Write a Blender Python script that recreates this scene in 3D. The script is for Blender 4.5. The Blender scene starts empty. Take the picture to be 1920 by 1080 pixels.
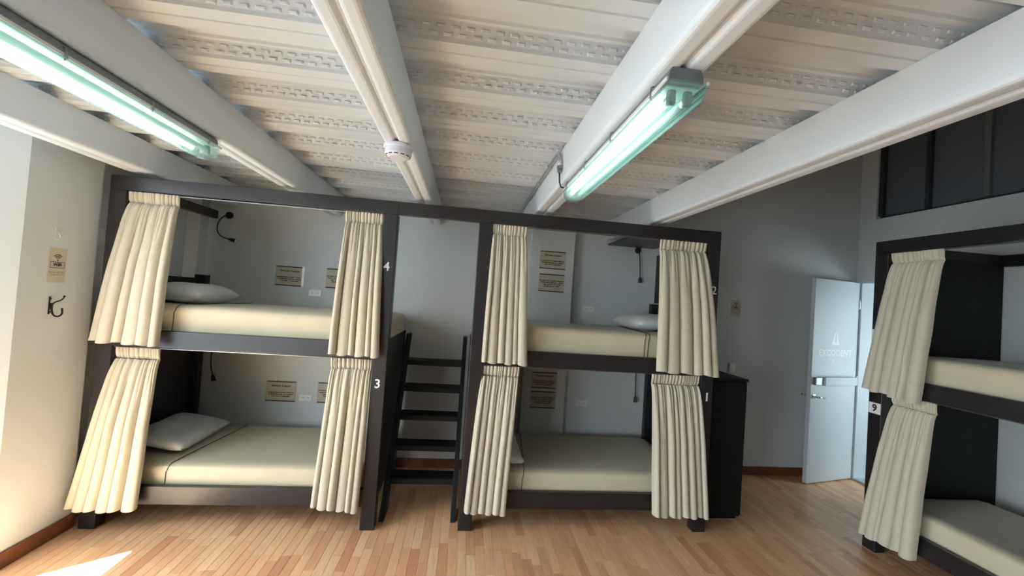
import bpy, bmesh, math, random
from mathutils import Vector, Matrix, noise
sc = bpy.context.scene
COL = sc.collection
rnd = random.Random(7)
PI = math.pi

# ---------------------------------------------------------------- camera
cam_d = bpy.data.cameras.new('camera'); cam = bpy.data.objects.new('camera', cam_d); COL.objects.link(cam)
F_PX, YAW, PITCH, ROLL, CAM_Z = 757.5, math.radians(6.433), math.radians(1.4346), math.radians(4.0196), 1.75
fw = Vector((math.sin(YAW)*math.cos(PITCH), math.cos(YAW)*math.cos(PITCH), math.sin(PITCH)))
rt = Vector((math.cos(YAW), -math.sin(YAW), 0)); up = rt.cross(fw)
rt2 = math.cos(ROLL)*rt + math.sin(ROLL)*up; up2 = -math.sin(ROLL)*rt + math.cos(ROLL)*up
M = Matrix((rt2, up2, -fw)).transposed().to_4x4(); M.translation = (0, 0, CAM_Z)
cam.matrix_world = M
cam_d.sensor_width = 36; cam_d.lens = F_PX/1920*36; cam_d.clip_start = .02; cam_d.clip_end = 200
sc.camera = cam

# ---------------------------------------------------------------- light and exposure
w = bpy.data.worlds.new('sky'); sc.world = w; w.use_nodes = True
bg = w.node_tree.nodes['Background']; bg.inputs[0].default_value = (.80, .90, 1.0, 1); bg.inputs[1].default_value = 9.0
sun_d = bpy.data.lights.new('sun', 'SUN'); sun = bpy.data.objects.new('sun', sun_d); COL.objects.link(sun)
sun_d.energy = 90; sun_d.angle = math.radians(.55); sun_d.color = (.68, .89, 1)
el = math.radians(69.9); sd = Vector((.823*math.cos(el), .568*math.cos(el), -math.sin(el)))
sun.rotation_euler = sd.to_track_quat('-Z', 'Y').to_euler(); sun.location = (-6, -2, 8)
# sky portal in the tall opening of the left wall
pd = bpy.data.lights.new('sky_portal', 'AREA'); po = bpy.data.objects.new('sky_portal', pd); COL.objects.link(po)
pd.shape = 'RECTANGLE'; pd.size = 5.85; pd.size_y = 2.58; pd.cycles.is_portal = True
po.location = (-2.76, -.665, 1.3); po.rotation_euler = Vector((1, 0, 0)).to_track_quat('-Z', 'Z').to_euler()
# daylight in the passage behind the door, from an area light on the far side
cd = bpy.data.lights.new('passage_daylight', 'AREA'); co = bpy.data.objects.new('passage_daylight', cd); COL.objects.link(co)
cd.shape = 'RECTANGLE'; cd.size = 1.3; cd.size_y = 2.2; cd.energy = 46; cd.color = (.78, .93, 1.0)
co.location = (6.0, 2.95, 1.25); co.rotation_euler = Vector((-1, .35, 0)).to_track_quat('-Z', 'Z').to_euler()
vs = sc.view_settings
vs.view_transform = 'Standard'; vs.look = 'None'; vs.gamma = 1; vs.use_curve_mapping = False; vs.exposure = 0.24

# ---------------------------------------------------------------- materials
MATS = {}
def mat(name, col, rough=.6, spec=.5, metal=0, bump=None, var=None, emit=None, estr=0, sheen=0, coat=0):
    """procedural principled material; var = (scale, amount) tonal mottling; bump = (scale, strength)"""
    m = bpy.data.materials.new(name); m.use_nodes = True; nt = m.node_tree; b = nt.nodes['Principled BSDF']
    b.inputs['Base Color'].default_value = (*col, 1); b.inputs['Roughness'].default_value = rough
    b.inputs['Specular IOR Level'].default_value = spec; b.inputs['Metallic'].default_value = metal
    b.inputs['Sheen Weight'].default_value = sheen; b.inputs['Coat Weight'].default_value = coat
    tc = nt.nodes.new('ShaderNodeTexCoord')
    if var:
        n = nt.nodes.new('ShaderNodeTexNoise'); n.inputs['Scale'].default_value = var[0]; n.inputs['Detail'].default_value = 4
        nt.links.new(tc.outputs['Object'], n.inputs['Vector'])
        r = nt.nodes.new('ShaderNodeMapRange'); r.inputs['From Min'].default_value = .3; r.inputs['From Max'].default_value = .7
        r.inputs['To Min'].default_value = 1-var[1]; r.inputs['To Max'].default_value = 1+var[1]
        nt.links.new(n.outputs['Fac'], r.inputs['Value'])
        mx = nt.nodes.new('ShaderNodeVectorMath'); mx.operation = 'SCALE'; mx.inputs[0].default_value = col
        nt.links.new(r.outputs[0], mx.inputs['Scale']); nt.links.new(mx.outputs[0], b.inputs['Base Color'])
    if bump:
        n2 = nt.nodes.new('ShaderNodeTexNoise'); n2.inputs['Scale'].default_value = bump[0]; n2.inputs['Detail'].default_value = 3
        nt.links.new(tc.outputs['Object'], n2.inputs['Vector'])
        bp = nt.nodes.new('ShaderNodeBump'); bp.inputs['Strength'].default_value = bump[1]; bp.inputs['Distance'].default_value = .004
        nt.links.new(n2.outputs['Fac'], bp.inputs['Height']); nt.links.new(bp.outputs[0], b.inputs['Normal'])
    if emit:
        b.inputs['Emission Color'].default_value = (*emit, 1); b.inputs['Emission Strength'].default_value = estr
    MATS[name] = m
    return m
def wood_mat(name, cols, random_from, rough=.35, grain=(14, 1.2, 1.2), coat=0, mix=.3):
    """wood: each piece draws its own tone, long grain runs along local Y"""
    m = bpy.data.materials.new(name); m.use_nodes = True; nt = m.node_tree; b = nt.nodes['Principled BSDF']
    b.inputs['Roughness'].default_value = rough; b.inputs['Coat Weight'].default_value = coat
    if random_from == 'object': src = nt.nodes.new('ShaderNodeObjectInfo').outputs['Random']
    else: src = nt.nodes.new('ShaderNodeNewGeometry').outputs['Random Per Island']
    cr = nt.nodes.new('ShaderNodeValToRGB'); nt.links.new(src, cr.inputs[0])
    e = cr.color_ramp.elements
    while len(e) < len(cols): e.new(.5)
    for i, c in enumerate(cols): e[i].position = i/(len(cols)-1); e[i].color = (*c, 1)
    geo = nt.nodes.new('ShaderNodeNewGeometry'); mp = nt.nodes.new('ShaderNodeMapping'); mp.inputs['Scale'].default_value = grain
    add = nt.nodes.new('ShaderNodeVectorMath'); add.operation = 'ADD'
    sc_ = nt.nodes.new('ShaderNodeVectorMath'); sc_.operation = 'SCALE'; sc_.inputs[0].default_value = (3, 17, 5)
    nt.links.new(src, sc_.inputs['Scale']); nt.links.new(geo.outputs['Position'], add.inputs[0]); nt.links.new(sc_.outputs[0], add.inputs[1])
    nt.links.new(add.outputs[0], mp.inputs['Vector'])
    n = nt.nodes.new('ShaderNodeTexNoise'); n.inputs['Scale'].default_value = 3; n.inputs['Detail'].default_value = 6; n.inputs['Distortion'].default_value = .8
    nt.links.new(mp.outputs[0], n.inputs['Vector'])
    r = nt.nodes.new('ShaderNodeMapRange'); r.inputs['From Min'].default_value = .3; r.inputs['From Max'].default_value = .7
    r.inputs['To Min'].default_value = 1-mix; r.inputs['To Max'].default_value = 1+mix*.6
    nt.links.new(n.outputs['Fac'], r.inputs['Value'])
    mx = nt.nodes.new('ShaderNodeVectorMath'); mx.operation = 'SCALE'
    nt.links.new(cr.outputs[0], mx.inputs[0]); nt.links.new(r.outputs[0], mx.inputs['Scale']); nt.links.new(mx.outputs[0], b.inputs['Base Color'])
    MATS[name] = m
    return m
def cover_mat():
    """clear tinted acrylic of the lamp covers: mostly see-through with a glossy skin"""
    m = bpy.data.materials.new('acrylic'); m.use_nodes = True; nt = m.node_tree; nt.nodes.remove(nt.nodes['Principled BSDF'])
    out = nt.nodes['Material Output']; t = nt.nodes.new('ShaderNodeBsdfTransparent'); t.inputs[0].default_value = (.88, .96, .94, 1)
    d = nt.nodes.new('ShaderNodeBsdfTranslucent'); d.inputs[0].default_value = (.75, .95, .9, 1)
    g = nt.nodes.new('ShaderNodeBsdfGlossy'); g.inputs['Roughness'].default_value = .15; g.inputs[0].default_value = (.9, 1, 1, 1)
    a = nt.nodes.new('ShaderNodeMixShader'); a.inputs[0].default_value = .22
    f = nt.nodes.new('ShaderNodeFresnel'); f.inputs[0].default_value = 1.45
    b = nt.nodes.new('ShaderNodeMixShader')
    nt.links.new(t.outputs[0], a.inputs[1]); nt.links.new(d.outputs[0], a.inputs[2]); nt.links.new(f.outputs[0], b.inputs[0])
    nt.links.new(a.outputs[0], b.inputs[1]); nt.links.new(g.outputs[0], b.inputs[2]); nt.links.new(b.outputs[0], out.inputs[0])
    MATS['acrylic'] = m
mat('wall_paint', (.61, .63, .62), .75, .3, bump=(60, .06), var=(1.2, .03))
mat('beam_paint', (.70, .75, .79), .45, .4, var=(3, .02))
mat('deck_steel', (.62, .665, .70), .5, .4, var=(2.5, .05))
mat('concrete', (.35, .35, .34), .9, var=(4, .1))
mat('ground_outside', (.10, .10, .10), .95, var=(2, .1))
mat('wenge', (.016, .0135, .0145), .36, .5, bump=(90, .05), var=(14, .25))
mat('black_laminate', (.006, .0075, .008), .55, .25, var=(9, .2))
mat('sheet', (.56, .50, .355), .85, .2, bump=(35, .10), var=(6, .03), sheen=.2)
mat('sheet_grey', (.42, .37, .30), .85, .2, bump=(35, .10), var=(6, .03), sheen=.2)
mat('seam_thread', (.10, .08, .06), .8)
mat('pillow_cotton', (.70, .70, .68), .85, .2, bump=(22, .15), sheen=.2)
mat('curtain_linen', (.55, .50, .39), .85, .2, bump=(420, .10), var=(30, .04), sheen=.3)
mat('baseboard_wood', (.16, .055, .022), .4, .5, var=(7, .3))
mat('paper', (.50, .45, .35), .7, var=(15, .03))
mat('paper_white', (.75, .74, .74), .6)
mat('ink', (.03, .025, .02), .8)
mat('white_vinyl_and_light', (.92, .92, .92), .4)  # vinyl of the post numerals, also the sunlight painted on the door
mat('black_metal', (.015, .014, .018), .35, .5, .6)
mat('gooseneck', (.05, .045, .04), .4, .5, .7)
mat('chrome', (.75, .74, .73), .15, .5, 1)
mat('steel_grey', (.30, .31, .32), .35, .5, .9)
mat('galvanised', (.55, .56, .57), .4, .5, .8, var=(20, .1))
mat('plastic_white', (.78, .78, .76), .35)
mat('plastic_lavender', (.70, .70, .78), .35)
mat('plastic_grey', (.16, .17, .18), .45)
mat('lamp_grey', (.13, .15, .155), .4)
mat('rubber_black', (.012, .012, .012), .5)
mat('door_paint', (.60, .66, .69), .4, .5, var=(3, .02))
mat('dark_pane', (.105, .118, .14), .10, .5)
mat('dark_wall', (.16, .15, .14), .8)
mat('window_metal', (.045, .052, .056), .4, .5, .3)
mat('window_metal_light', (.16, .18, .19), .4, .5, .3)
mat('mat_rubber', (.06, .065, .07), .9, bump=(150, .4))
mat('tube_lit', (.9, .9, .9), .4, emit=(.86, 1.0, .93), estr=4.5)
mat('tube_dim', (.62, .82, .80), .3)
mat('reflector', (.50, .76, .74), .35)
mat('reflector_green', (.68, .80, .70), .35)
mat('clear_tape', (.62, .63, .62), .15)
FLOOR_COLS = [(min(.9, q[0]*1.58), q[1]*1.46, q[2]*1.36) for q in [(.40, .205, .115), (.52, .31, .17), (.56, .36, .205), (.45, .245, .14), (.60, .41, .245), (.49, .28, .155), (.58, .385, .225), (.53, .32, .18)]]
wood_mat('plank_wood', FLOOR_COLS, 'object', rough=.33, grain=(22, 1.5, 1.5), mix=.13)
wood_mat('plank_wood_joined', FLOOR_COLS, 'island', rough=.33, grain=(22, 1.5, 1.5), mix=.13)
cover_mat()

# ---------------------------------------------------------------- geometry helpers
class G:
    def __init__(s): s.v = []; s.f = []
    def add(s, v, f):
        o = len(s.v); s.v += [tuple(p) for p in v]; s.f += [tuple(i+o for i in q) for q in f]; return s
    def box(s, x0, x1, y0, y1, z0, z1):
        v = [(x, y, z) for x in (x0, x1) for y in (y0, y1) for z in (z0, z1)]
        return s.add(v, [(0, 1, 3, 2), (4, 6, 7, 5), (0, 4, 5, 1), (2, 3, 7, 6), (0, 2, 6, 4), (1, 5, 7, 3)])
    def prism(s, prof, a0, a1, fn):
        """prof: closed 2D outline; fn(p, q, a) -> xyz"""
        n = len(prof); v = [fn(p, q, a0) for p, q in prof]+[fn(p, q, a1) for p, q in prof]
        f = [(i, (i+1) % n, n+(i+1) % n, n+i) for i in range(n)]+[tuple(range(n))[::-1], tuple(range(n, 2*n))]
        return s.add(v, f)
    def tube(s, path, r, n=10, cap=True):
        path = [Vector(p) for p in path]; v = []; f = []
        rr = r if isinstance(r, (list, tuple)) else [r]*len(path)
        u = None
        for i, p in enumerate(path):
            t = (path[min(i+1, len(path)-1)]-path[max(i-1, 0)]).normalized()
            if u is None: u = t.orthogonal().normalized()
            else: u = (u-t*u.dot(t)); u = u.normalized() if u.length > 1e-6 else t.orthogonal().normalized()
            w_ = t.cross(u)
            v += [p+rr[i]*(math.cos(2*PI*k/n)*u+math.sin(2*PI*k/n)*w_) for k in range(n)]
        for i in range(len(path)-1):
            f += [(i*n+k, i*n+(k+1) % n, (i+1)*n+(k+1) % n, (i+1)*n+k) for k in range(n)]
        if cap: f += [tuple(range(n))[::-1], tuple(range((len(path)-1)*n, len(path)*n))]
        return s.add(v, f)
    def lathe(s, prof, c, axis, n=24):
        """prof: (radius, distance along axis) list"""
        axis = Vector(axis).normalized(); u = axis.orthogonal().normalized(); w_ = axis.cross(u); c = Vector(c); v = []; f = []
        for r, h in prof: v += [c+axis*h+r*(math.cos(2*PI*k/n)*u+math.sin(2*PI*k/n)*w_) for k in range(n)]
        for i in range(len(prof)-1): f += [(i*n+k, i*n+(k+1) % n, (i+1)*n+(k+1) % n, (i+1)*n+k) for k in range(n)]
        f += [tuple(range(n))[::-1], tuple(range((len(prof)-1)*n, len(prof)*n))]
        return s.add(v, f)
    def map(s, fn): s.v = [tuple(fn(Vector(p))) for p in s.v]; return s
def wloc(o):
    p = Vector((0, 0, 0))
    while o is not None: p += o.location; o = o.parent
    return p
def tag(o, label=None, cat=None, group=None, kind=None):
    if label: o['label'] = label
    if cat: o['category'] = cat
    if group: o['group'] = group
    if kind: o['kind'] = kind
    return o
def obj(name, g, m, parent=None, smooth=False, bevel=0, seg=2, label=None, cat=None, group=None, kind=None, origin=None):
    """one mesh object from world-space geometry"""
    if origin is None:
        if parent is None:
            xs = [p[0] for p in g.v]; ys = [p[1] for p in g.v]; zs = [p[2] for p in g.v]
            origin = Vector(((min(xs)+max(xs))/2, (min(ys)+max(ys))/2, min(zs)))
        else: origin = wloc(parent)
    else: origin = Vector(origin)
    me = bpy.data.meshes.new(name); me.from_pydata([Vector(p)-origin for p in g.v], [], g.f)
    bm = bmesh.new(); bm.from_mesh(me)
    bmesh.ops.recalc_face_normals(bm, faces=bm.faces)
    if bevel:
        bmesh.ops.bevel(bm, geom=[e for e in bm.edges if len(e.link_faces) == 2 and e.calc_face_angle(0) > .6], offset=bevel, segments=seg, affect='EDGES', profile=.5)
    bm.to_mesh(me); bm.free()
    if smooth:
        for p in me.polygons: p.use_smooth = True
    me.materials.append(MATS[m] if isinstance(m, str) else m)
    o = bpy.data.objects.new(name, me); COL.objects.link(o); o.parent = parent
    o.location = origin - (wloc(parent) if parent else Vector((0, 0, 0)))
    return tag(o, label, cat, group, kind)
def thing(name, loc, label, cat, group=None):
    o = bpy.data.objects.new(name, None); COL.objects.link(o); o.location = loc; o.empty_display_size = .1
    return tag(o, label, cat, group)
def bx(name, dims, m, parent=None, bevel=.003, **k): return obj(name, G().box(*dims), m, parent, bevel=bevel, **k)
TXT = {}
def text_geo(s, size, align='CENTER', spacing=1.0, bold=0):
    c = bpy.data.curves.new('t', 'FONT'); c.body = s; c.size = size; c.align_x = align; c.align_y = 'CENTER'; c.resolution_u = 2; c.space_line = spacing; c.offset = bold
    o = bpy.data.objects.new('t', c); COL.objects.link(o)
    bpy.context.view_layer.update()
    me = bpy.data.meshes.new_from_object(o.evaluated_get(bpy.context.evaluated_depsgraph_get()))
    g = G(); g.add([tuple(v.co) for v in me.vertices], [tuple(p.vertices) for p in me.polygons])
    bpy.data.objects.remove(o); bpy.data.curves.remove(c); bpy.data.meshes.remove(me)
    return g
def on_plane(g, o, r, u, lift=.0):
    o, r, u = Vector(o), Vector(r).normalized(), Vector(u).normalized(); n = r.cross(u)
    return g.map(lambda p: o+r*p.x+u*p.y+n*(p.z+lift))

# ---------------------------------------------------------------- the room
XL, XREC, YB, XR, YN = -2.53, -2.60, 4.15, 4.43, -3.6
ZD, ZHI = 2.64, 4.3
BEAMS = [(-2.395, -2.225), (-1.400, -1.265), (-.437, -.303), (.500, .645), (1.450, 1.595)]
ZB = 2.44
# floor: a screed plus the strips laid on it
floor = bx('floor', (-2.75, 4.63, YN-.1, YB+.1, -.12, -.008), 'concrete', bevel=0, label='light oak strip laminate floor running away from the viewer', kind='structure')
PW = .062
strips = []
x = -2.60; ci = 0
rr = random.Random(11)
while x < XR+.01:
    y = YN-rr.random()*.4
    while y < YB:
        L = rr.uniform(.22, .46); y1 = min(y+L, YB)
        if y1-max(y, YN) > .03: strips.append((x, max(y, YN), min(x+PW, XR), y1))
        y += L
    x += PW; ci += 1
def visible(s):
    """rough projected size of a strip in the photograph (0 when outside the frame or below a bed)"""
    cx, cy = (s[0]+s[2])/2, (s[1]+s[3])/2
    p = Vector((cx, cy, 0))-Vector((0, 0, CAM_Z)); d = p.dot(fw)
    if d < .3: return 0
    u, v = 960+F_PX*p.dot(rt2)/d, 540-F_PX*p.dot(up2)/d
    if not (-10 < u < 1930 and v < 1100): return 0
    if 3.2 < cy and (-2.45 < cx < -.56 or .08 < cx < 2.4): return 0
    if 3.3 < cx and cy < 2.9: return 0
    return (s[2]-s[0])*(s[3]-s[1])/d**3
order = sorted(strips, key=visible, reverse=True)
single = [s for s in order[:300] if visible(s) > 0]
single_set = set(single)
base = {}
GAP = .0009
for s in single:
    L = round((s[3]-s[1])*50)/50
    L = max(L, .04); W = s[2]-s[0]
    key = (round(L, 2), round(W, 3))
    if key not in base:
        me = bpy.data.meshes.new('plank'); hw, hl = W/2-GAP/2, L/2
        g = G(); c = .0012
        g.add([(-hw, -hl, -.008), (hw, -hl, -.008), (hw, hl, -.008), (-hw, hl, -.008), (-hw, -hl, -c), (hw, -hl, -c), (hw, hl, -c), (-hw, hl, -c),
               (-hw+c, -hl+c, 0), (hw-c, -hl+c, 0), (hw-c, hl-c, 0), (-hw+c, hl-c, 0)],
              [(0, 1, 5, 4), (1, 2, 6, 5), (2, 3, 7, 6), (3, 0, 4, 7), (4, 5, 9, 8), (5, 6, 10, 9), (6, 7, 11, 10), (7, 4, 8, 11), (8, 9, 10, 11), (3, 2, 1, 0)])
        me.from_pydata(g.v, [], g.f); me.materials.append(MATS['plank_wood']); base[key] = (me, L)
    me, L0 = base[key]
    o = bpy.data.objects.new('plank', me); COL.objects.link(o); o.parent = floor
    o.location = Vector(((s[0]+s[2])/2, (s[1]+s[3])/2, 0))-floor.location
    o.scale = (1, (s[3]-s[1]-GAP)/L0, 1)
g = G()
for s in strips:
    if s in single_set: continue
    c = .0012; x0, y0, x1, y1 = s[0]+GAP/2, s[1]+GAP/2, s[2]-GAP/2, s[3]-GAP/2
    g.add([(x0, y0, -.008), (x1, y0, -.008), (x1, y1, -.008), (x0, y1, -.008), (x0, y0, -c), (x1, y0, -c), (x1, y1, -c), (x0, y1, -c), (x0+c, y0+c, 0), (x1-c, y0+c, 0), (x1-c, y1-c, 0), (x0+c, y1-c, 0)],
          [(0, 1, 5, 4), (1, 2, 6, 5), (2, 3, 7, 6), (3, 0, 4, 7), (4, 5, 9, 8), (5, 6, 10, 9), (6, 7, 11, 10), (7, 4, 8, 11), (8, 9, 10, 11), (3, 2, 1, 0)])
obj('plank_field', g, 'plank_wood_joined', floor, kind='stuff')

# walls
g = G()   # left wall: pier beside the tall opening (splayed jamb), recess behind the bed, header, near pier and rear opening added unseen to shape the daylight
g.prism([(XL, 2.60), (XL, 3.07), (XREC, 3.07), (XREC, YB), (-2.75, YB), (-2.75, 2.27)], 0, ZHI, lambda p, q, a: (p, q, a))
g.box(-2.75, XL, -.15, .35, 0, 2.60)
g.box(XREC, -2.485, 4.03, YB, 0, 2.6)
g.box(-2.75, XL, YN, 2.60, 2.60, ZHI)
wall_left = obj('wall_left', g, 'wall_paint', kind='structure', label='white painted left wall with tall opening and splayed jamb')
g = G().box(-2.75, XR+.2, YB, YB+.15, 0, ZHI)
g.box(.632, 1.078, 4.06, YB, 0, ZB+.2)
wall_back = obj('wall_back', g, 'wall_paint', kind='structure', label='white painted back wall with a shallow pier behind the beds')
DY0, DY1, DZ = 3.33, 4.10, 2.22
WY0, WY1, WZ0, WZ1 = .6, 3.965, 2.90, 3.80
g = G()
g.box(XR, XR+.2, YN, WY0, 0, ZHI).box(XR, XR+.2, WY0, WY1, WZ1, ZHI).box(XR, XR+.2, WY0, DY0, 0, WZ0)
g.box(XR, XR+.2, DY0, DY1, DZ, WZ0).box(XR, XR+.2, DY1, YB, 0, WZ0).box(XR, XR+.2, WY1, YB, WZ0, ZHI)
wall_right = obj('wall_right', g, 'wall_paint', kind='structure', label='white painted right wall with doorway and high dark window')
bx('wall_near', (-2.75, XR+.2, YN-.15, YN, 0, ZHI), 'dark_wall', bevel=0, kind='structure', label='dark wall behind the viewer')
bx('ceiling_upper', (-2.75, XR+.2, YN-.15, YB+.15, ZHI, ZHI+.1), 'concrete', bevel=0, kind='structure', label='high ceiling over the open side of the room')
obj('ground', G().box(-30, -2.75, -30, 20, -.15, -.02).box(-2.75, 30, -30, YN-.15, -.15, -.02), 'ground_outside', kind='structure', label='paved yard outside the openings')

bx('added_sun_blocker', (-5.2, -2.75, -7.5, -.15, 2.66, 2.74), 'concrete', bevel=0, kind='structure', label='unseen concrete slab added outside to block sun from the rear opening')  # added out of view to keep the sun strip off the rear floor

# ceiling: slab on a ribbed steel deck made of sheets, with embossed webs
XD0, XD1, PITCH_D = -2.75, 1.60, .319
DEP = .058
ceiling = bx('ceiling', (XD0, XD1, YN, YB, ZD+DEP+.006, ZD+DEP+.15), 'concrete', bevel=0, kind='structure', label='ribbed steel deck ceiling carrying a concrete slab')
def deck_prof(yc):
    """one rib period starting at the middle of a low flat"""
    l, h, wb = .060, PITCH_D/2-.060-.034, .034
    P = [(0, .009), (.005, 0), (l, 0), (l+wb, DEP), (l+wb+h*.30, DEP), (l+wb+h*.30+.005, DEP-.010), (l+wb+h*.30+.012, DEP-.010), (l+wb+h*.30+.017, DEP),
         (PITCH_D/2-.002, DEP)]
    hi1 = PITCH_D-l-wb
    P += [(hi1-h*.30-.017, DEP), (hi1-h*.30-.012, DEP-.010), (hi1-h*.30-.005, DEP-.010), (hi1-h*.30, DEP), (hi1, DEP), (PITCH_D-l-.006, .013), (PITCH_D-l-.003, .0), (PITCH_D-.005, 0)]
    return [(yc+a, ZD+b) for a, b in P]
yc = 1.818-PITCH_D*18
while yc < YB:
    prof = []
    for k in range(3): prof += deck_prof(yc+k*PITCH_D)
    prof.append((yc+3*PITCH_D, ZD+.009))
    pc = []
    for i, p in enumerate(prof):
        if YN <= p[0] <= YB: pc.append(p)
        elif pc and p[0] > YB:
            a = pc[-1]; t = (YB-a[0])/(p[0]-a[0]); pc.append((YB, a[1]+t*(p[1]-a[1]))); break
    if len(pc) > 2:
        g = G(); n = len(pc); T = .0015
        v = [(XD0, y, z) for y, z in pc]+[(XD1, y, z) for y, z in pc]+[(XD0, y, z+T) for y, z in pc]+[(XD1, y, z+T) for y, z in pc]
        f = [(i, i+1, n+i+1, n+i) for i in range(n-1)]+[(2*n+i, 3*n+i, 3*n+i+1, 2*n+i+1) for i in range(n-1)]
        f += [(i, 2*n+i, 2*n+i+1, i+1) for i in range(n-1)]+[(n+i, n+i+1, 3*n+i+1, 3*n+i) for i in range(n-1)]
        g.add(v, f)
        sh = obj('deck_sheet', g, 'deck_steel', ceiling)
        e = G()
        for k in range(3):
            ya, yb_ = yc+k*PITCH_D+PITCH_D-.060-.034, yc+k*PITCH_D+PITCH_D-.060-.007
            if ya < .6 or yb_ > YB-.02: continue
            dirw = Vector((0, yb_-ya, -DEP+.004)); nrm = Vector((0, -(DEP-.004), -(yb_-ya))).normalized(); ln = dirw.length; dirw.normalize()
            for row, off in ((.30, 0), (.70, .026)):
                xx = XD0+.1+off
                while xx < XD1-.03:
                    if not any(b0-.005 < xx < b1+.005 for b0, b1 in BEAMS) or True:
                        c0 = Vector((xx, ya, ZD+DEP))+dirw*ln*row
                        X = Vector((1, 0, 0)); a, b, hgt = .016, .006, .0035
                        q = [c0+X*sx*a+dirw*sy*b for sx, sy in ((-1, -1), (1, -1), (1, 1), (-1, 1))]
                        t = [c0+X*sx*(a-.005)+dirw*sy*(b-.0025)+nrm*hgt for sx, sy in ((-1, -1), (1, -1), (1, 1), (-1, 1))]
                        e.add(q+t, [(0, 1, 5, 4), (1, 2, 6, 5), (2, 3, 7, 6), (3, 0, 4, 7), (4, 5, 6, 7)])
                    xx += .052
        if e.v: obj('embossing', e, 'deck_steel', sh, kind='stuff')
    yc += 3*PITCH_D

# beams: two lipped channels side by side
BL = ['white steel ceiling beam along the left wall, leftmost of five', 'white steel ceiling beam carrying the left fluorescent light', 'white steel ceiling beam carrying the smoke detector',
      'white steel ceiling beam carrying the right fluorescent light', 'white steel ceiling beam at the open edge of the deck, rightmost of five']
for (a, b), lab in zip(BEAMS, BL):
    t = thing('ceiling_beam', ((a+b)/2, 1.5, ZB), lab, 'beam', 'ceiling beams')
    m_ = (a+b)/2
    for x0, x1 in ((a, m_-.003), (m_+.003, b)):
        R = .020; pr = []
        for cx, cz, a0 in ((x1-R, ZB+R, -90), (x1-.002, ZD-.002, 0), (x0+.002, ZD-.002, 90), (x0+R, ZB+R, 180)):
            r_ = R if cz < ZB+.05 else .002
            for k in range(5): an = math.radians(a0+90*k/4); pr.append((cx+r_*math.cos(an), cz+r_*math.sin(an)))
        obj('channel', G().prism(pr, YN+.002, YB-.002, lambda p, q, yy: (p, yy, q)), 'beam_paint', t)
    bx('weld_strip', (m_-.004, m_+.004, YN+.01, YB-.01, ZB+.012, ZB+.016), 'beam_paint', t, bevel=0)

# baseboards
bx('baseboard_left', (XL, XL+.014, 2.61, 3.08, 0, .095), 'baseboard_wood', kind='structure', label='reddish wooden baseboard at foot of the left wall')
obj('baseboard_back', G().box(-2.58, .63, YB-.014, YB, 0, .09).box(1.08, XR-.02, YB-.014, YB, 0, .09), 'baseboard_wood', kind='structure', label='reddish wooden baseboard along the back wall')
bx('baseboard_right', (XR-.014, XR, YN, DY0-.07, 0, .09), 'baseboard_wood', kind='structure', label='reddish wooden baseboard along the right wall')

# high window in the right wall
win = bx('window_1', (XR+.05, XR+.09, WY0, WY1, WZ0, WZ0+.03), 'window_metal', kind='structure', label='high window with dark glass panes in metal frame, right wall')
for y0, y1, m_ in ((WY1-.05, WY1, 'window_metal'), (3.47, 3.51, 'window_metal'), (3.01, 3.055, 'window_metal_light'), (2.5, 2.545, 'window_metal'), (2.0, 2.045, 'window_metal_light'), (1.5, 1.54, 'window_metal'), (1.0, 1.04, 'window_metal'), (WY0, WY0+.04, 'window_metal')):
    bx('mullion', (XR+.02, XR+.09, y0, y1, WZ0+.03, WZ1-.03), m_, win)
bx('head_rail', (XR+.02, XR+.09, WY0, WY1, WZ1-.03, WZ1), 'window_metal', win)
ys = [WY1-.05, 3.51, 3.47, 3.055, 3.01, 2.545, 2.5, 2.045, 2.0, 1.54, 1.5, 1.04, 1.0, WY0+.04]
for k in range(0, len(ys), 2): bx('pane', (XR+.06, XR+.07, ys[k+1], ys[k], WZ0+.03, WZ1-.03), 'dark_pane', win, bevel=0)

# doorway, open door leaf and passage beyond
fr = bx('trim_1', (XR-.012, XR+.2, DY1-.03, DY1, 0, DZ), 'door_paint', kind='structure', label='white door frame in the right wall')
bx('jamb', (XR-.012, XR+.2, DY0, DY0+.03, 0, DZ), 'door_paint', fr)
bx('head', (XR-.012, XR+.2, DY0+.03, DY1-.03, DZ-.03, DZ), 'door_paint', fr)
bx('threshold', (XR-.012, XR+.2, DY0+.03, DY1-.03, 0, .022), 'galvanised', fr, bevel=.004)
H = Vector((4.405, 4.085, 0)); dL = Vector((-.70, -.16, 0)).normalized(); nL = Vector((-dL.y, dL.x, 0)); LW = .715; LT = .042
def leaf(s, d, z): return H+dL*s+nL*d+Vector((0, 0, z))      # s along leaf from hinge, d out of the visible face
def leaf_box(s0, s1, d0, d1, z0, z1):
    return G().box(s0, s1, d0, d1, z0, z1).map(lambda p: leaf(p.x, p.y, p.z))
door = obj('door_1', leaf_box(0, LW, -LT, 0, .012, 2.195), 'door_paint', bevel=.002, kind='structure', label='white door standing open with push bar and lever handle')
obj('push_bar', leaf_box(.055, .575, 0, .055, 1.05, 1.14), 'door_paint', door, bevel=.006, label='white push bar housing')
obj('bar_end', leaf_box(.575, .69, 0, .035, 1.055, 1.135), 'steel_grey', door, bevel=.006, label='grey end of the push bar')
g = G().lathe([(.026, 0), (.026, .010), (.012, .012), (.012, .05)], leaf(.672, 0, .93), nL)
hd = obj('door_handle', g, 'chrome', door, smooth=False, label='chrome lever handle')
g = G().tube([leaf(.672, .05, .93), leaf(.65, .055, .93), leaf(.57, .055, .925)], [.010, .010, .008])
obj('lever', g, 'chrome', hd, smooth=True)
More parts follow.
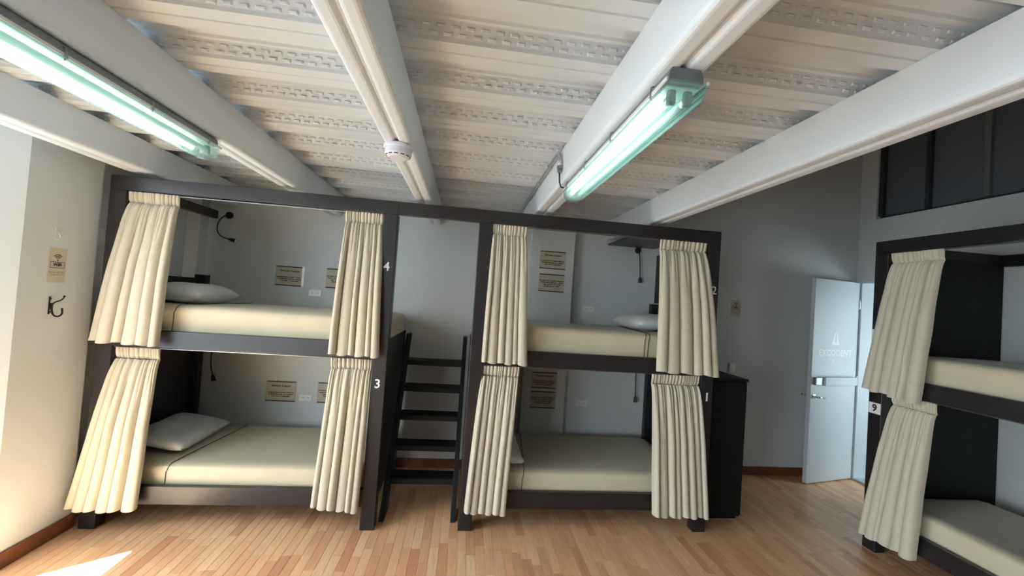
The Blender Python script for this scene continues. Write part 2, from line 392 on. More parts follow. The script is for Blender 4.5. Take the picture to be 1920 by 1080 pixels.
g = G().lathe([(.026, 0), (.026, .010), (.012, .012), (.012, .05)], leaf(.672, -LT, .93), -nL); g.tube([leaf(.672, -LT-.05, .93), leaf(.70, -LT-.055, .93), leaf(.60, -LT-.055, .925)], [.010, .010, .008])
obj('rear_handle', g, 'chrome', door)
for z in (.3, 1.1, 1.95): obj('hinge', G().tube([leaf(-.004, .004, z-.05), leaf(-.004, .004, z+.05)], .008), 'chrome', door)
# sunlight cast on the leaf, painted as white shapes: tapered emblem over one line of capitals and a short mark below
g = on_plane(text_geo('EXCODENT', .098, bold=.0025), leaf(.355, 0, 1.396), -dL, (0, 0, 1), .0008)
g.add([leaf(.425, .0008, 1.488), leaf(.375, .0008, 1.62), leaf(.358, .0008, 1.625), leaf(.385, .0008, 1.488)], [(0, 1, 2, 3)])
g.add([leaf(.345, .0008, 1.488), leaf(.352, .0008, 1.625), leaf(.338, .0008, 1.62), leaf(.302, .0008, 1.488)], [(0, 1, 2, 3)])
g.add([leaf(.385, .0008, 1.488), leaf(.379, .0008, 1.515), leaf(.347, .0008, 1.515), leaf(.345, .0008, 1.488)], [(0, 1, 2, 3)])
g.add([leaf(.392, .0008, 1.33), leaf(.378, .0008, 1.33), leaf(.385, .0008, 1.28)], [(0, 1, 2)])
obj('cast_light_letters', g, 'white_vinyl_and_light', door, label='sunlight cast on the door, painted as white letters and emblem')
# passage
obj('wall_passage', G().box(XR+.2, 6.2, 4.32, 4.45, 0, 2.7).box(6.2, 6.35, 1.6, 4.45, 0, 2.7).box(XR+.2, 6.35, 1.5, 1.6, 0, 2.7), 'wall_paint', kind='structure', label='white walls of the passage behind the door')
bx('ceiling_passage', (XR+.2, 6.35, 1.5, 4.45, 2.7, 2.8), 'wall_paint', bevel=0, kind='structure', label='passage ceiling')
bx('floor_passage', (XR+.2, 6.35, 1.5, 4.45, -.12, 0), 'wall_paint', bevel=0, kind='structure', label='pale passage floor')
bx('door_mat', (XR+.23, 5.3, 3.5, 4.26, 0, .012), 'mat_rubber', label='dark rubber mat beyond the open door', cat='mat')
d2 = bx('door_2', (XR+.24, 5.5, 4.275, 4.315, .01, 2.1), 'door_paint', kind='structure', label='second white door in the bright passage')
g = G().lathe([(.024, 0), (.024, .01), (.011, .012), (.011, .05)], (4.69, 4.275, .82), (0, -1, 0)).tube([(4.69, 4.225, .82), (4.72, 4.222, .82), (4.82, 4.222, .818)], .009)
obj('door_handle', g, 'chrome', d2, label='chrome lever handle')

# ---------------------------------------------------------------- bunk beds
YF = 3.05
def bunk(name, mp, L, label, nums, ends, tagged=False):
    """L: length along the front; mp(u, w, z) maps (along front, depth, height) to the room.
    ends: (low end closed?, extras) for the u=0 and u=L ends"""
    base_pt = mp(L/2, .5, 0)
    t = thing(name, base_pt, label, 'bunk bed', 'bunk beds')
    def B(nm, u0, u1, w0, w1, z0, z1, m='wenge', par=None, bv=.004, **k):
        g = G().box(u0, u1, w0, w1, z0, z1).map(lambda p: mp(p.x, p.y, p.z))
        return obj(nm, g, m, par or t, bevel=bv, **k)
    PWD, PDP, D = .102, .085, .985
    posts = []
    for u in (0, L-PWD): posts.append(B('post', u, u+PWD, 0, PDP, 0, 2.307))
    for u, e in ((.012, ends[0]), (L-.112, ends[1])):
        if not e.get('flush'): B('rear_post', u, u+.10, D-.06, D, 0, e['board']+(.03 if e['board'] > 1.5 else 0))
    B('top_rail', 0, L, 0, .05, 2.307, 2.404)
    B('upper_rail', PWD, L-PWD, .004, .045, 1.236, 1.355)
    B('lower_rail', PWD, L-PWD, .004, .045, .165, .290)
    for z0, z1 in ((1.24, 1.35), (.17, .285)): B('rear_rail', .112, L-.112, D-.04, D, z0, z1)
    for z in (1.255, .185): B('mattress_board', .03, L-.03, .045, D-.04, z, z+.02)
    for i, (u0, u1) in enumerate(((.02, .045), (L-.045, L-.02))):
        e = ends[i]
        if not e.get('flush'):
            B('end_panel', u0, u1, PDP, D-.06, .17, 1.22)
            B('end_board', u0, u1, PDP, D-.06, 1.22, e['board'])
        if e.get('rail'): B('side_rail', u0, u1+.03 if i == 0 else u1, .05, 1.085, 2.31, 2.385)
        if e.get('upper'): B('upper_end_panel', u0, u1, PDP, 1.02, 1.80, 2.305)
        if e.get('plate'): B('canopy_shelf', L-.56, L-.045, .05, 1.09, 2.382, 2.398)
    # curtain wires
    for z in (2.298, 1.229):
        g = G().tube([mp(PWD, .025, z), mp(L-PWD, .025, z)], .004, 8); obj('curtain_wire', g, 'steel_grey', t)
    return t, posts, B
def mapA(x0): return lambda u, w, z: Vector((x0+u, YF+w, z))
def mapB(u, w, z): return Vector((3.24+w, 2.89-u, z))
LA = 1.932; X0A = -2.470; X0B = .064; LB = 1.954
bedA, postsA, _ = bunk('bunk_bed', mapA(X0A), LA, 'dark wood bunk bed beside the left wall, numbered three and four', None, ({'board': 1.735, 'rail': True}, {'board': 1.37}))
bedB, postsB, _ = bunk('bunk_bed', mapA(X0B), LB, 'dark wood bunk bed between ladder and black cabinet, numbered one and two', None, ({'board': 1.37}, {'board': 1.76, 'upper': True, 'plate': True}))
bedC, postsC, _ = bunk('bunk_bed', mapB, 1.95, 'dark wood bunk bed along the right wall, numbered nine', None, ({'board': 1.22, 'flush': True}, {'board': 1.37}))
# right-wall bunk: the far end is closed by a full height panel
obj('tall_end_panel', G().box(3.325, 4.39, 2.850, 2.872, 1.22, 2.312), 'black_laminate', bedC, bevel=.003)
obj('low_end_panel', G().box(3.325, 4.39, 2.846, 2.868, .0, 1.218), 'black_laminate', bedC, bevel=.003)
obj('side_rail', G().box(3.30, 4.40, 2.85, 2.885, 2.31, 2.385), 'wenge', bedC, bevel=.003)
obj('rear_top_rail', G().box(4.36, 4.40, .96, 2.85, 2.29, 2.385), 'wenge', bedC, bevel=.003)
for post, s, x, z in ((postsA[1], '4', -.592, 1.915), (postsA[1], '3', -.592, 1.056), (postsB[1], '2', 1.980, 1.923), (postsB[1], '1', 1.970, 1.066)):
    g = on_plane(text_geo(s, .092, bold=.0025 if s == '1' else .0012), (x, YF, z), (1, 0, 0), (0, 0, 1), .001); obj('number', g, 'white_vinyl_and_light', post, label='white numeral '+s)
for s, y, z in (('9', 2.838, 1.090), ('10', 2.842, 1.662)):
    tg = bx('number_tag', (3.2375, 3.24, y-.045, y+.045, z-.042, z+.042), 'paper_white', postsC[0], bevel=0, label='white number card '+s)
    g = on_plane(text_geo(s, .075, bold=.003), (3.2375, y+(0 if s == '9' else .0), z), (0, -1, 0), (0, 0, 1), .0008)
    obj('number', g, 'ink', bedC)
hb = bx('header_beam', (X0A+LA+.001, X0B-.001, YF, YF+.05, 2.307, 2.404), 'wenge', label='dark header beam bridging the two bunk beds above the ladder', cat='beam')

# mattresses
def mattress(x0, x1, y0, y1, z0, z1, m, label, seam=None):
    g = G(); nx, ny, nz = 36, 22, 6; R = .045
    bm = bmesh.new(); bmesh.ops.create_cube(bm, size=1)
    bmesh.ops.subdivide_edges(bm, edges=bm.edges, cuts=20, use_grid_fill=True)
    v = []
    cx, cy, cz = (x0+x1)/2, (y0+y1)/2, (z0+z1)/2; hx, hy, hz = (x1-x0)/2, (y1-y0)/2, (z1-z0)/2
    for p in bm.verts:
        q = Vector((p.co.x*2*hx, p.co.y*2*hy, p.co.z*2*hz))
        c = Vector((max(-hx+R, min(hx-R, q.x)), max(-hy+R, min(hy-R, q.y)), max(-hz+R, min(hz-R, q.z))))
        d = q-c
        if d.length > 1e-6: q = c+d.normalized()*R
        nn = noise.noise(Vector((q.x*3+x0, q.y*4, q.z*5)))*.004+noise.noise(Vector((q.x*9, q.y*9+z0, q.z*3)))*.0018
        q += (d.normalized() if d.length > 1e-6 else Vector((0, 0, 1)))*nn
        v.append((q.x+cx, q.y+cy, q.z+cz))
    bm.verts.index_update(); f = [tuple(a.index for a in fa.verts) for fa in bm.faces]; bm.free()
    t = thing('mattress', (cx, cy, z0), label, 'mattress', 'mattresses in cream sheets')
    obj('cover', g.add(v, f), m, t, smooth=True)
    for sx in (seam or []):
        pth = [(sx-.02, y0-.002, z0+.01), (sx-.015, y0-.003, z1-R)]+[(sx-.01+.002*k, y0+R-R*math.cos(k*PI/2/5)-.002, z1-R+R*math.sin(k*PI/2/5)+.002) for k in range(6)]
        pth += [(sx+.08*k/6, y0+R+(y1-y0-2*R)*k/6, z1+.0035) for k in range(1, 7)]
        obj('seam', G().tube(pth, .0028, 6), 'seam_thread', t, label='dark seam of the sheet')
    return t
MY0, MY1 = YF+.065, 4.02
mattress(-2.40, -.565, MY0, MY1, 1.276, 1.535, 'sheet', 'cream covered mattress on the upper bunk by the left wall', [-2.02])
mattress(-2.40, -.60, MY0, MY1, .206, .415, 'sheet', 'cream covered mattress on the lower bunk by the left wall', [-1.98])
mattress(.125, 1.935, MY0, MY1, 1.276, 1.54, 'sheet', 'cream covered mattress on the upper bunk beside the cabinet', [1.47, 1.50])
mattress(.125, 1.935, MY0, MY1, .206, .42, 'sheet', 'cream covered mattress on the lower bunk beside the cabinet', [.55])
mattress(3.305, 4.16, 1.02, 2.80, 1.276, 1.53, 'sheet', 'cream covered mattress on the upper bunk along the right wall')
mattress(3.305, 4.16, 1.02, 2.80, .206, .43, 'sheet', 'shaded cream mattress on the lower bunk along the right wall')

# pillows
def pillow(c, lx, ly, h, rz, tilt, label, roll=0):
    n = 26; v = []; f = []
    def P(i, j, sgn):
        a, b = -1+2*i/n, -1+2*j/n
        k = (1-abs(a)**2.6)*(1-abs(b)**2.6); z = sgn*h/2*max(k, 0)**.42
        pin = 1-.07*(1-abs(a)**4)*abs(b)**8
        q = Vector((a*lx/2*(1-.06*(1-b*b)*abs(a)**3), b*ly/2*(1-.06*(1-a*a)*abs(b)**3), z))
        q.z += noise.noise(Vector((q.x*7+c[0]*3, q.y*7, sgn*2+c[2])))*.012*max(k, 0)**.5
        return q
    Rm = Matrix.Rotation(rz, 3, 'Z') @ Matrix.Rotation(tilt, 3, 'Y') @ Matrix.Rotation(roll, 3, 'X')
    for s in (1, -1):
        o = len(v); v += [Vector(c)+Rm @ P(i, j, s) for i in range(n+1) for j in range(n+1)]
        f += [(o+i*(n+1)+j, o+(i+1)*(n+1)+j, o+(i+1)*(n+1)+j+1, o+i*(n+1)+j+1) for i in range(n) for j in range(n)]
    g = G().add(v, f)
    o = obj('pillow', g, 'pillow_cotton', smooth=True, label=label, cat='pillow', group='white pillows')
    bm = bmesh.new(); bm.from_mesh(o.data); bmesh.ops.remove_doubles(bm, verts=bm.verts, dist=.0004); bmesh.ops.recalc_face_normals(bm, faces=bm.faces); bm.to_mesh(o.data); bm.free()
    for p in o.data.polygons: p.use_smooth = True
    return o
pillow((-2.175, 3.53, 1.612), .42, .60, .165, .05, .05, 'white pillow on the upper bunk by the left wall')
pillow((-2.19, 3.55, .505), .42, .64, .14, .02, .16, 'white pillow on the lower bunk by the left wall')
pillow((1.70, 3.62, 1.618), .44, .66, .15, .0, -.05, 'white pillow on the upper bunk beside the cabinet')
pillow((.325, 3.50, .495), .46, .70, .14, .0, .10, 'white pillow peeping out behind the lower curtain next to the ladder')

# curtains
def curtain(mp, tl, tr, bl, br, zt, zbl, zbr, n, seed, label, head=.078, y_top=.028, y_bot=-.045, amp=.058, lean=0):
    """gathered curtain; mp(u, w, z); tl/tr/bl/br positions along the rail at top and bottom"""
    r = random.Random(seed)
    # fold boundaries with unequal widths
    wd = [r.uniform(.55, 1.5) for _ in range(n)]; sm = sum(wd); cum = [0]
    for a in wd: cum.append(cum[-1]+a/sm)
    av = [r.uniform(.7, 1.25) for _ in range(n)]
    drift = [r.uniform(-.018, .018) for _ in range(n+1)]
    start = [r.uniform(.0, .25) if r.random() < .6 else r.uniform(.25, .5) for _ in range(n+1)]
    nh = int(n*2.3)
    hw = [r.uniform(.4, 1.6) for _ in range(nh)]; hs = sum(hw); hc = [0]
    for a in hw: hc.append(hc[-1]+a/hs)
    def fold(s, cuts):
        for i in range(len(cuts)-1):
            if s <= cuts[i+1] or i == len(cuts)-2:
                return i, min(1, max(0, (s-cuts[i])/max(cuts[i+1]-cuts[i], 1e-6)))
    NS, NT = 150, 60
    def row(t_abs, Hh):
        """t_abs: metres below the top"""
        out = []
        t = t_abs/Hh
        th = head/Hh
        for k in range(NS+1):
            s = k/NS
            zb = zbl+(zbr-zbl)*s
            z = zt-(zt-zb)*t
            if t <= th:
                tt = t/th
                e = .010*(1-tt**6)
                left, right = tl-e*.4, tr+e*.4
                i, q = fold(s, hc)
                d = .019*(abs(math.sin(PI*q))**.7)*(1-.45*tt)+.004*math.sin(9*s+seed)
                u = left+(right-left)*s
                wv = y_top-d+.014*tt**5
            else:
                tt = (t-th)/(1-th)
                gq = min(1, tt*7); gq = gq*gq*(3-2*gq)
                flare = .06*gq+.94*tt
                left, right = tl+(bl-tl)*flare, tr+(br-tr)*flare
                cuts = [c+drift[j]*tt if 0 < j < n else c for j, c in enumerate(cum)]
                i, q = fold(s, cuts)
                i2, q2 = fold(s, hc)
                f1 = abs(math.sin(PI*q))**.75*av[i]
                skew = .25*math.sin(2*PI*q)
                f2 = abs(math.sin(PI*q2))**.6
                fade = max(0, 1-tt*3.2)
                a1 = amp*(.50+.50*min(1, tt*2.2)**.8)
                d = a1*f1*(1-.45*fade)+.016*f2*fade**.7
                d += .004*noise.noise(Vector((s*5+seed, tt*5, seed*.7)))*min(1, tt*4)
                u = left+(right-left)*s
                # bulge folds sideways a little so that they overlap
                u -= (right-left)/n*.165*math.sin(2*PI*q)*min(1, tt*3)*(1 if i % 2 else .6)
                u += .010*math.sin(tt*3+seed)*tt*(1-tt)
                base = y_top+(y_bot-y_top)*tt**.85+.014*math.exp(-tt*45)
                wv = base-d
                z += .006*math.sin(2*PI*(s*n*.5+seed))*tt**6
            out.append((u, wv, z))
        return out
    Hh = zt-(zbl+zbr)/2
    t = thing('curtain', mp((tl+tr)/2, 0, min(zbl, zbr)), label, 'curtain', 'beige bunk curtains')
    def build(name, ts):
        rows = [row(a, Hh) for a in ts]; v = [mp(*p) for rw in rows for p in rw]; nn = NS+1
        f = [(i*nn+j, i*nn+j+1, (i+1)*nn+j+1, (i+1)*nn+j) for i in range(len(rows)-1) for j in range(NS)]
        o = obj(name, G().add(v, f), 'curtain_linen', t, smooth=True)
        sm_ = o.modifiers.new('thickness', 'SOLIDIFY'); sm_.thickness = .0025; sm_.offset = 0; sm_.use_rim = False
        return o
    build('heading', [head*k/8 for k in range(9)])
    hem = .115
    build('drape', [head+.0005]+[head+(Hh-hem-head)*(k/NT)**1.3 for k in range(1, NT+1)])
    build('hem', [Hh-hem+hem*k/8 for k in range(9)])
    return t
W = lambda u, w, z: Vector((u, YF+w, z))
curtain(W, -2.362, -2.047, -2.458, -2.040, 2.302, 1.272, 1.262, 6, 3, 'upper beige curtain beside the left wall')
curtain(W, -2.355, -2.080, -2.505, -2.085, 1.228, .170, .165, 6, 5, 'flared lower beige curtain beside the left wall, nearest the sunlit patch')
curtain(W, -.912, -.646, -.930, -.588, 2.302, 1.268, 1.262, 6, 8, 'upper beige curtain left of the ladder, beside the numeral four')
curtain(W, -.933, -.648, -.968, -.650, 1.228, .200, .170, 6, 13, 'lower beige curtain left of the ladder, beside the numeral three')
curtain(W, .168, .434, .150, .492, 2.302, 1.268, 1.258, 6, 21, 'upper beige curtain just right of the ladder')
curtain(W, .158, .446, .100, .402, 1.228, .180, .160, 6, 34, 'lower beige curtain just right of the ladder')
curtain(W, 1.518, 1.907, 1.510, 2.000, 2.302, 1.262, 1.250, 6, 44, 'wide upper beige curtain beside the numeral two, above the cabinet height')
curtain(W, 1.516, 1.911, 1.545, 1.985, 1.228, .165, .160, 8, 59, 'lower beige curtain next to the black cabinet')
WB = lambda u, w, z: Vector((3.24+w, 2.89-u, z))
curtain(WB, .115, .450, .0, .405, 2.302, 1.235, 1.215, 6, 63, 'upper beige curtain on the bunk along the right wall')
curtain(WB, .165, .440, .035, .420, 1.228, .120, .150, 6, 71, 'lower beige curtain on the bunk along the right wall')

# ---------------------------------------------------------------- ladder between the beds
lad = thing('bunk_ladder', (-.235, 3.6, 0), 'dark wooden bunk ladder with five treads between the two beds', 'ladder')
def lad_y(z): return 3.245+z*(4.0-3.245)/1.345
for x0, x1, top in ((-.530, -.492, 1.345), (.006, .044, 1.345)):
    g = G(); hw = .085
    g.prism([(lad_y(0)-hw, 0), (lad_y(0)+hw, 0), (lad_y(top)+hw*.6, top), (lad_y(top)-hw, top)], x0, x1, lambda p, q, a: (a, p, q))
    obj('stringer', g, 'black_laminate', lad, bevel=.004)
for z in (.262, .478, .692, .907, 1.120):
    obj('tread', G().box(-.492, .006, lad_y(z)-.085, lad_y(z)+.080, z-.044, z), 'black_laminate', lad, bevel=.004)

# black cabinet right of the beds
cab = thing('locker_cabinet', (2.25, 3.5, 0), 'black cabinet standing at the right end of the beds', 'cabinet')
bx('body', (2.032, 2.445, 3.235, 3.80, .03, 1.175), 'black_laminate', cab, bevel=.003)
bx('top', (2.027, 2.455, 3.215, 3.81, 1.175, 1.197), 'black_laminate', cab, bevel=.003)
bx('door', (2.036, 2.441, 3.217, 3.234, .05, 1.168), 'black_laminate', cab, bevel=.003)
bx('plinth', (2.05, 2.43, 3.26, 3.79, 0, .03), 'black_laminate', cab, bevel=0)

# ---------------------------------------------------------------- fluorescent lights
def batten(xc, y0, y1, label, refl='reflector'):
    t = thing('fluorescent_light', (xc, (y0+y1)/2, 2.31), label, 'light', 'fluorescent ceiling lights')
    # housing: shallow tray screwed to the beam
    def tray(pr, a, b): return G().prism(pr, a, b, lambda p, q, yy: (xc+p, yy, q))
    hz = [(-.064, 2.396), (.064, 2.396), (.064, 2.418), (.058, 2.432), (.050, 2.4395), (-.050, 2.4395), (-.058, 2.432), (-.064, 2.418)]
    obj('housing', tray(hz, y0+.012, y1-.012), 'lamp_grey', t, bevel=.003)
    obj('reflector', G().box(xc-.058, xc+.058, y0+.03, y1-.03, 2.39, 2.3945), refl, t)
    for k, (dx, m_) in enumerate(((-.030, 'tube_lit'), (.030, 'tube_dim'))):
        tb = obj('tube', G().tube([(xc+dx, y0+.075, 2.367), (xc+dx, y1-.075, 2.367)], .013, 14), m_, t, smooth=True, label='lit tube' if k == 0 else 'unlit tube')
        for ye, sg in ((y0+.075, -1), (y1-.075, 1)):
            obj('tube_cap', G().tube([(xc+dx, ye, 2.367), (xc+dx, ye+sg*.018, 2.367)], .0135, 14), 'galvanised', tb)
    for ye in (y0+.038, y1-.057):
        for dx in (-.030, .030): bx('lamp_holder', (xc+dx-.015, xc+dx+.015, ye, ye+.019, 2.346, 2.3895), 'plastic_grey', t, bevel=.006)
    # clear cover: trough of acrylic with rounded corners and closed ends
    half = [(-.072, 2.396), (-.071, 2.376), (-.062, 2.35), (-.048, 2.336), (-.025, 2.331), (.025, 2.331), (.048, 2.336), (.062, 2.35), (.071, 2.376), (.072, 2.396)]
    g = G(); n = len(half); st = [(y0, .93, .012), (y0+.012, 1, 0), (y1-.012, 1, 0), (y1, .93, .012)]
    v = []
    for yy, kx, dz in st: v += [(xc+p*kx, yy, 2.396-(2.396-q)*(1 if dz == 0 else .82)) for p, q in half]
    f = [(i*n+j, i*n+j+1, (i+1)*n+j+1, (i+1)*n+j) for i in range(3) for j in range(n-1)]+[tuple(range(n)), tuple(range(3*n, 4*n))]
    obj('cover', g.add(v, f), 'acrylic', t, label='clear acrylic cover')
    bx('flange', (xc-.078, xc-.0725, y0, y1, 2.391, 2.401), 'clear_tape', t, bevel=0); bx('flange', (xc+.0725, xc+.078, y0, y1, 2.391, 2.401), 'clear_tape', t, bevel=0)
    for k in range(4):
        yy = y0+.10+(y1-y0-.2)*k/3
        for sx in (-1, 1):
            g = G().tube([(xc+sx*.066, yy, 2.423), (xc+sx*.076, yy, 2.420), (xc+sx*.0795, yy, 2.396), (xc+sx*.0755, yy, 2.380)], .0026, 6)
            g.box(xc+sx*.077-.003, xc+sx*.077+.003, yy-.006, yy+.006, 2.388, 2.402)
            obj('clip', g, 'steel_grey', t)
    t.scale = (.83, 1, 1)
    return t
batten(.578, 1.065, 2.30, 'lit fluorescent batten under the right ceiling beam')
batten(-1.333, .925, 2.17, 'lit fluorescent batten under the left ceiling beam', 'reflector_green')

# smoke detector
sm_t = thing('smoke_detector', (-.37, 1.975, 2.44), 'white round smoke detector under the middle ceiling beam', 'detector')
obj('base', G().lathe([(.066, 0), (.069, .004), (.069, .016), (.066, .019)], (-.37, 1.975, ZB-.0005), (0, 0, -1), 32), 'plastic_lavender', sm_t, smooth=False)
obj('housing', G().lathe([(.062, .019), (.062, .044), (.055, .052), (.040, .060), (.036, .060)], (-.37, 1.975, ZB), (0, 0, -1), 32), 'plastic_lavender', sm_t)
for k in range(12):
    a = 2*PI*k/12; c = Vector((-.37+.0555*math.cos(a), 1.975+.0555*math.sin(a), ZB-.0515)); tdir = Vector((-math.sin(a), math.cos(a), 0)); nd = Vector((math.cos(a), math.sin(a), -.7)).normalized(); ud = tdir.cross(nd)
    g = G().box(-.009, .009, -.0022, .0022, -.001, .0012).map(lambda p: c+tdir*p.x+ud*p.y+nd*p.z); obj('vent_slot', g, 'rubber_black', sm_t)

# conduit and cable at the right lamp's beam
cdt = thing('conduit', (.47, 2.7, 2.55), 'grey metal conduit running along the beam to the right light', 'conduit')
obj('pipe', G().tube([(.478, 4.10, 2.616), (.478, 2.36, 2.616), (.479, 2.31, 2.612), (.482, 2.285, 2.595), (.484, 2.275, 2.56), (.484, 2.272, 2.530)], .011, 12), 'galvanised', cdt, smooth=True)
for y in (2.55, 2.95, 3.35): obj('pipe_clip', G().tube([(.478, y-.012, 2.616), (.478, y+.012, 2.616)], .016, 12), 'galvanised', cdt)
obj('gland', G().lathe([(.014, 0), (.017, .003), (.017, .018), (.012, .02), (.015, .024), (.015, .036), (.008, .042)], (.484, 2.272, 2.531), (0, 0, -1), 8), 'steel_grey', cdt)
obj('cable', G().tube([(.484, 2.272, 2.492), (.485, 2.272, 2.465), (.489, 2.275, 2.435), (.500, 2.282, 2.412), (.522, 2.302, 2.414), (.545, 2.304, 2.414), (.56, 2.292, 2.415)], .0045, 8), 'rubber_black', cdt, smooth=True)

# ---------------------------------------------------------------- wall things
def reading_lamp(base, path, label, nrm=(0, -1, 0)):
    t = thing('reading_lamp', base, label, 'lamp', 'gooseneck reading lamps')
    obj('mount', G().lathe([(.034, .0005), (.034, .012), (.028, .022), (.012, .026)], base, nrm, 20), 'gooseneck', t)
    obj('neck', G().tube(path, .0055, 8), 'gooseneck', t, smooth=True)
    e = Vector(path[-1]); d = (e-Vector(path[-2])).normalized()
    hd = obj('head', G().lathe([(.008, -.002), (.014, .008), (.017, .03), (.019, .055), (.019, .060)], e, d, 16), 'gooseneck', t)
    obj('lens', G().lathe([(.014, .0595), (.014, .0615)], e, d, 16), 'plastic_white', hd)
    return t
def bez(pts, n=16):
    out = []
    for k in range(n+1):
        t = k/n; q = [Vector(p) for p in pts]
        while len(q) > 1: q = [a.lerp(b, t) for a, b in zip(q, q[1:])]
        out.append(q[0])
    return out
reading_lamp((-2.30, YB, 2.352), bez([(-2.315, YB-.026, 2.35), (-2.40, YB-.06, 2.30), (-2.39, YB-.08, 2.13), (-2.30, YB-.10, 2.13), (-2.235, YB-.10, 2.115)]), 'curved gooseneck lamp above the upper left pillow')
reading_lamp((-2.315, YB, 1.18), bez([(-2.315, YB-.026, 1.18), (-2.31, YB-.07, 1.15), (-2.34, YB-.07, .95), (-2.30, YB-.07, .88), (-2.285, YB-.08, .84)]), 'gooseneck lamp dangling over the lower left pillow')
reading_lamp((1.795, YB, 2.355), bez([(1.795, YB-.026, 2.355), (1.80, YB-.05, 2.33), (1.803, YB-.06, 2.20), (1.81, YB-.06, 2.10), (1.812, YB-.06, 2.065)]), 'straight reading lamp hanging under the shelf over the upper right mattress')
reading_lamp((1.83, YB, 1.18), bez([(1.83, YB-.026, 1.18), (1.832, YB-.06, 1.15), (1.835, YB-.06, .95), (1.84, YB-.06, .85), (1.842, YB-.06, .81)]), 'straight reading lamp hanging in the dim lower right bunk')
T1 = ('Estimado huésped', 'Le agradecemos evitar ruidos en\nla habitación para no molestar\na los demás huéspedes')
T2 = ('', 'Por favor: No consumir alimentos\ndentro de la habitación, use las\náreas comunes del hostal\nGracias por su ayuda')
def sheet(x0, x1, z0, z1, y, txt, label):
    t = thing('paper_sign', ((x0+x1)/2, y-.002, z0), label, 'sign', 'printed notices on the back wall')
    bx('paper', (x0, x1, y-.0025, y-.0005, z0, z1), 'paper', t, bevel=0)
    xm = (x0+x1)/2; yy = y-.0025; h = z1-z0
    g = G().box(x0+.004, x1-.004, yy-.0006, yy, z1-.013, z1-.004).box(x0+.002, x1-.004, yy-.0006, yy, z0+.003, z0+.012)
    if txt[0]: g2 = on_plane(text_geo(txt[0], .024, bold=.0008), (xm, yy, z1-.24*h), (1, 0, 0), (0, 0, 1), .0006); g.add(g2.v, g2.f)
    g2 = on_plane(text_geo(txt[1], .0182, bold=.0008), (xm, yy, z0+(.36 if txt[0] else .47)*h), (1, 0, 0), (0, 0, 1), .0006); g.add(g2.v, g2.f)
    obj('print', g, 'ink', t)
    return t
P0 = .003
sheet(-1.843, -1.580, 1.714, 1.910, YB, T1, 'tan printed notice above the upper left mattress, left one')
obj('tape', G().box(-1.600, -1.578, YB-.0040, YB-.0032, 1.716, 1.915), 'clear_tape', bpy.data.objects['paper_sign'])
sheet(-1.372, -1.110, 1.720, 1.920, YB, T2, 'tan printed notice half hidden by the upper curtain left of the ladder')
sheet(-1.842, -1.565, .597, .797, YB, T1, 'tan printed notice above the lower left mattress, left one')
sheet(-1.366, -1.10, .598, .802, YB, T2, 'tan printed notice half hidden by the lower curtain left of the ladder')
YP = 4.06
k = YP/4.15; kz = lambda z: CAM_Z+(z-CAM_Z)*k
sheet(.738*k, 1.016*k, kz(2.080), kz(2.272), YP, T1, 'tan printed notice on the pier above the upper right mattress, upper one')
sheet(.742*k, 1.016*k, kz(1.842), kz(2.032), YP, T2, 'tan printed notice on the pier above the upper right mattress, lower one')
sheet(.735*k, 1.005*k, kz(.835), kz(1.010), YP, T1, 'tan printed notice in the dim lower right bunk, upper one')
sheet(.735*k, 1.005*k, kz(.632), kz(.812), YP, T2, 'tan printed notice in the dim lower right bunk, lower one')
def outlet(x, z, label, wdt=.118, hgt=.062):
    t = thing('wall_outlet', (x, YB, z-hgt/2), label, 'outlet', 'wall outlets')
    bx('plate', (x-wdt/2, x+wdt/2, YB-.008, YB, z-hgt/2, z+hgt/2), 'plastic_white', t, bevel=.003)
    for dx in (-.026, .026):
        s_ = bx('socket', (x+dx-.017, x+dx+.017, YB-.0095, YB-.008, z-.013, z+.013), 'plastic_white', t, bevel=.0006)
        obj('slot', G().box(x+dx-.007, x+dx-.004, YB-.0100, YB-.0094, z-.004, z+.006).box(x+dx+.004, x+dx+.007, YB-.0100, YB-.0094, z-.004, z+.006), 'ink', s_)
outlet(-1.463, 1.665, 'white double outlet above the upper left mattress'); outlet(-1.472, .645, 'white double outlet above the lower left mattress')
outlet(1.292, 1.690, 'white double outlet above the upper right mattress'); outlet(1.285, .70, 'white double outlet in the dim lower right bunk')
# switches
t = thing('light_switch', (XREC, 3.145, 1.935), 'white switch plate in the recess beside the left bed', 'switch')
obj('plate', G().box(XREC, XREC+.008, 3.100, 3.190, 1.935, 2.04), 'plastic_white', t, bevel=.003); obj('rocker', G().box(XREC+.008, XREC+.011, 3.128, 3.162, 1.965, 2.01), 'plastic_white', t, bevel=.001)
t = thing('light_switch', (2.953, YB, 1.105), 'small switch plate on the back wall above the cabinet', 'switch')
bx('plate', (2.918, 2.988, YB-.010, YB, 1.105, 1.216), 'plastic_white', t, bevel=.003); bx('rocker', (2.938, 2.968, YB-.013, YB-.010, 1.14, 1.18), 'plastic_white', t, bevel=.001)
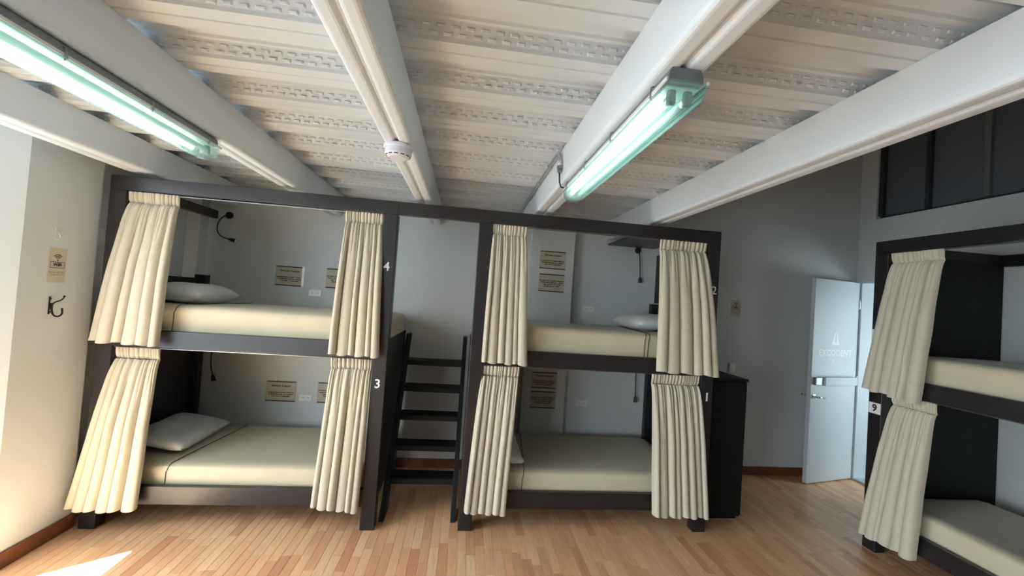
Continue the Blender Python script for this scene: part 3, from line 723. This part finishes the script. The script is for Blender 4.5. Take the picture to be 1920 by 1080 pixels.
# wifi notices
def wifi(o, r, hgt, wdt, label):
    """o: centre of the paper, r: direction to the right"""
    o, r, u = Vector(o), Vector(r), Vector((0, 0, 1)); n = r.cross(u)
    t = thing('wifi_sign', o-u*hgt/2, label, 'sign', 'wifi notices')
    obj('paper', on_plane(G().box(-wdt/2, wdt/2, -hgt/2, hgt/2, 0, .002), o, r, u, .0005), 'paper', t)
    g = G(); L = .0032
    def arc(r0, r1, a0, a1, cy, k=14):
        v = []
        for i in range(k+1):
            a = math.radians(a0+(a1-a0)*i/k); v += [(r0*math.cos(a), cy+r0*math.sin(a), 0), (r1*math.cos(a), cy+r1*math.sin(a), 0)]
        g.add(v, [(2*i, 2*i+2, 2*i+3, 2*i+1) for i in range(k)])
    s = wdt/.11; cy = .030*hgt/.215
    arc(0, .005*s, 0, 359, cy)
    for rr_ in (.012, .0215, .031): arc(rr_*s, (rr_+.005)*s, 42, 138, cy)
    w2, h2, c2 = .045*s, .0195*s, .001*hgt/.215
    for a, b, c, d in ((-w2, w2, h2-.003, h2), (-w2, w2, -h2, -h2+.003), (-w2, -w2+.003, -h2, h2), (w2-.003, w2, -h2, h2)):
        g.add([(a, c2+c, 0), (b, c2+c, 0), (b, c2+d, 0), (a, c2+d, 0)], [(0, 1, 2, 3)])
    g2 = text_geo('WiFi', .027*s, bold=.0012).map(lambda p: p+Vector((0, c2, 0))); g.add(g2.v, g2.f)
    g2 = text_geo('RED: HOSTAL LOBBY\nCLAVE: HOSTAL', .0105*s, spacing=1.35).map(lambda p: p+Vector((0, -.054*hgt/.215, 0))); g.add(g2.v, g2.f)
    obj('print', on_plane(g, o, r, u, L), 'ink', t)
wifi((XL, 2.810, 1.757), (0, 1, 0), .215, .110, 'tan wifi notice on the left wall above the coat hook')
wifi((2.961, YB, 1.812), (1, 0, 0), .180, .115, 'wifi notice on the dark back wall right of the beds')
# clear adhesive hanger above the wifi notice
t = thing('adhesive_hook', (XL, 2.795, 1.92), 'small clear adhesive hook above the left wifi notice', 'hook')
obj('pad', G().box(XL, XL+.004, 2.780, 2.812, 1.915, 1.985), 'clear_tape', t, bevel=.0015)
obj('peg', G().tube([(XL+.004, 2.796, 1.955), (XL+.014, 2.796, 1.945), (XL+.018, 2.796, 1.93), (XL+.024, 2.796, 1.936)], .004, 8), 'clear_tape', t, smooth=True)
# coat hook
t = thing('coat_hook', (XL, 2.79, 1.45), 'black double coat hook on the left wall below the wifi notice', 'hook')
obj('back_plate', G().box(XL, XL+.004, 2.781, 2.790, 1.452, 1.562).box(XL+.004, XL+.018, 2.781, 2.793, 1.488, 1.522), 'black_metal', t, bevel=.0015)
obj('screw', G().lathe([(.0055, 0), (.0045, .003)], (XL+.006, 2.786, 1.548), (1, 0, 0), 10), 'black_metal', t); obj('screw', G().lathe([(.0055, 0), (.0045, .003)], (XL+.006, 2.786, 1.466), (1, 0, 0), 10), 'black_metal', t)
obj('upper_prong', G().tube(bez([(XL+.014, 2.788, 1.510), (XL+.026, 2.792, 1.535), (XL+.034, 2.802, 1.535), (XL+.048, 2.810, 1.535), (XL+.05, 2.820, 1.562)], 12), .004, 8).lathe([(.0, -.008), (.008, 0), (.0, .008)], (XL+.05, 2.8205, 1.565), (0, 0, 1), 10), 'black_metal', t)
obj('lower_prong', G().tube(bez([(XL+.014, 2.788, 1.495), (XL+.016, 2.79, 1.43), (XL+.035, 2.80, 1.43), (XL+.055, 2.825, 1.44), (XL+.048, 2.815, 1.482)], 12), .005, 8).lathe([(.0, -.008), (.008, 0), (.0, .008)], (XL+.048, 2.8155, 1.486), (0, 0, 1), 10), 'black_metal', t)
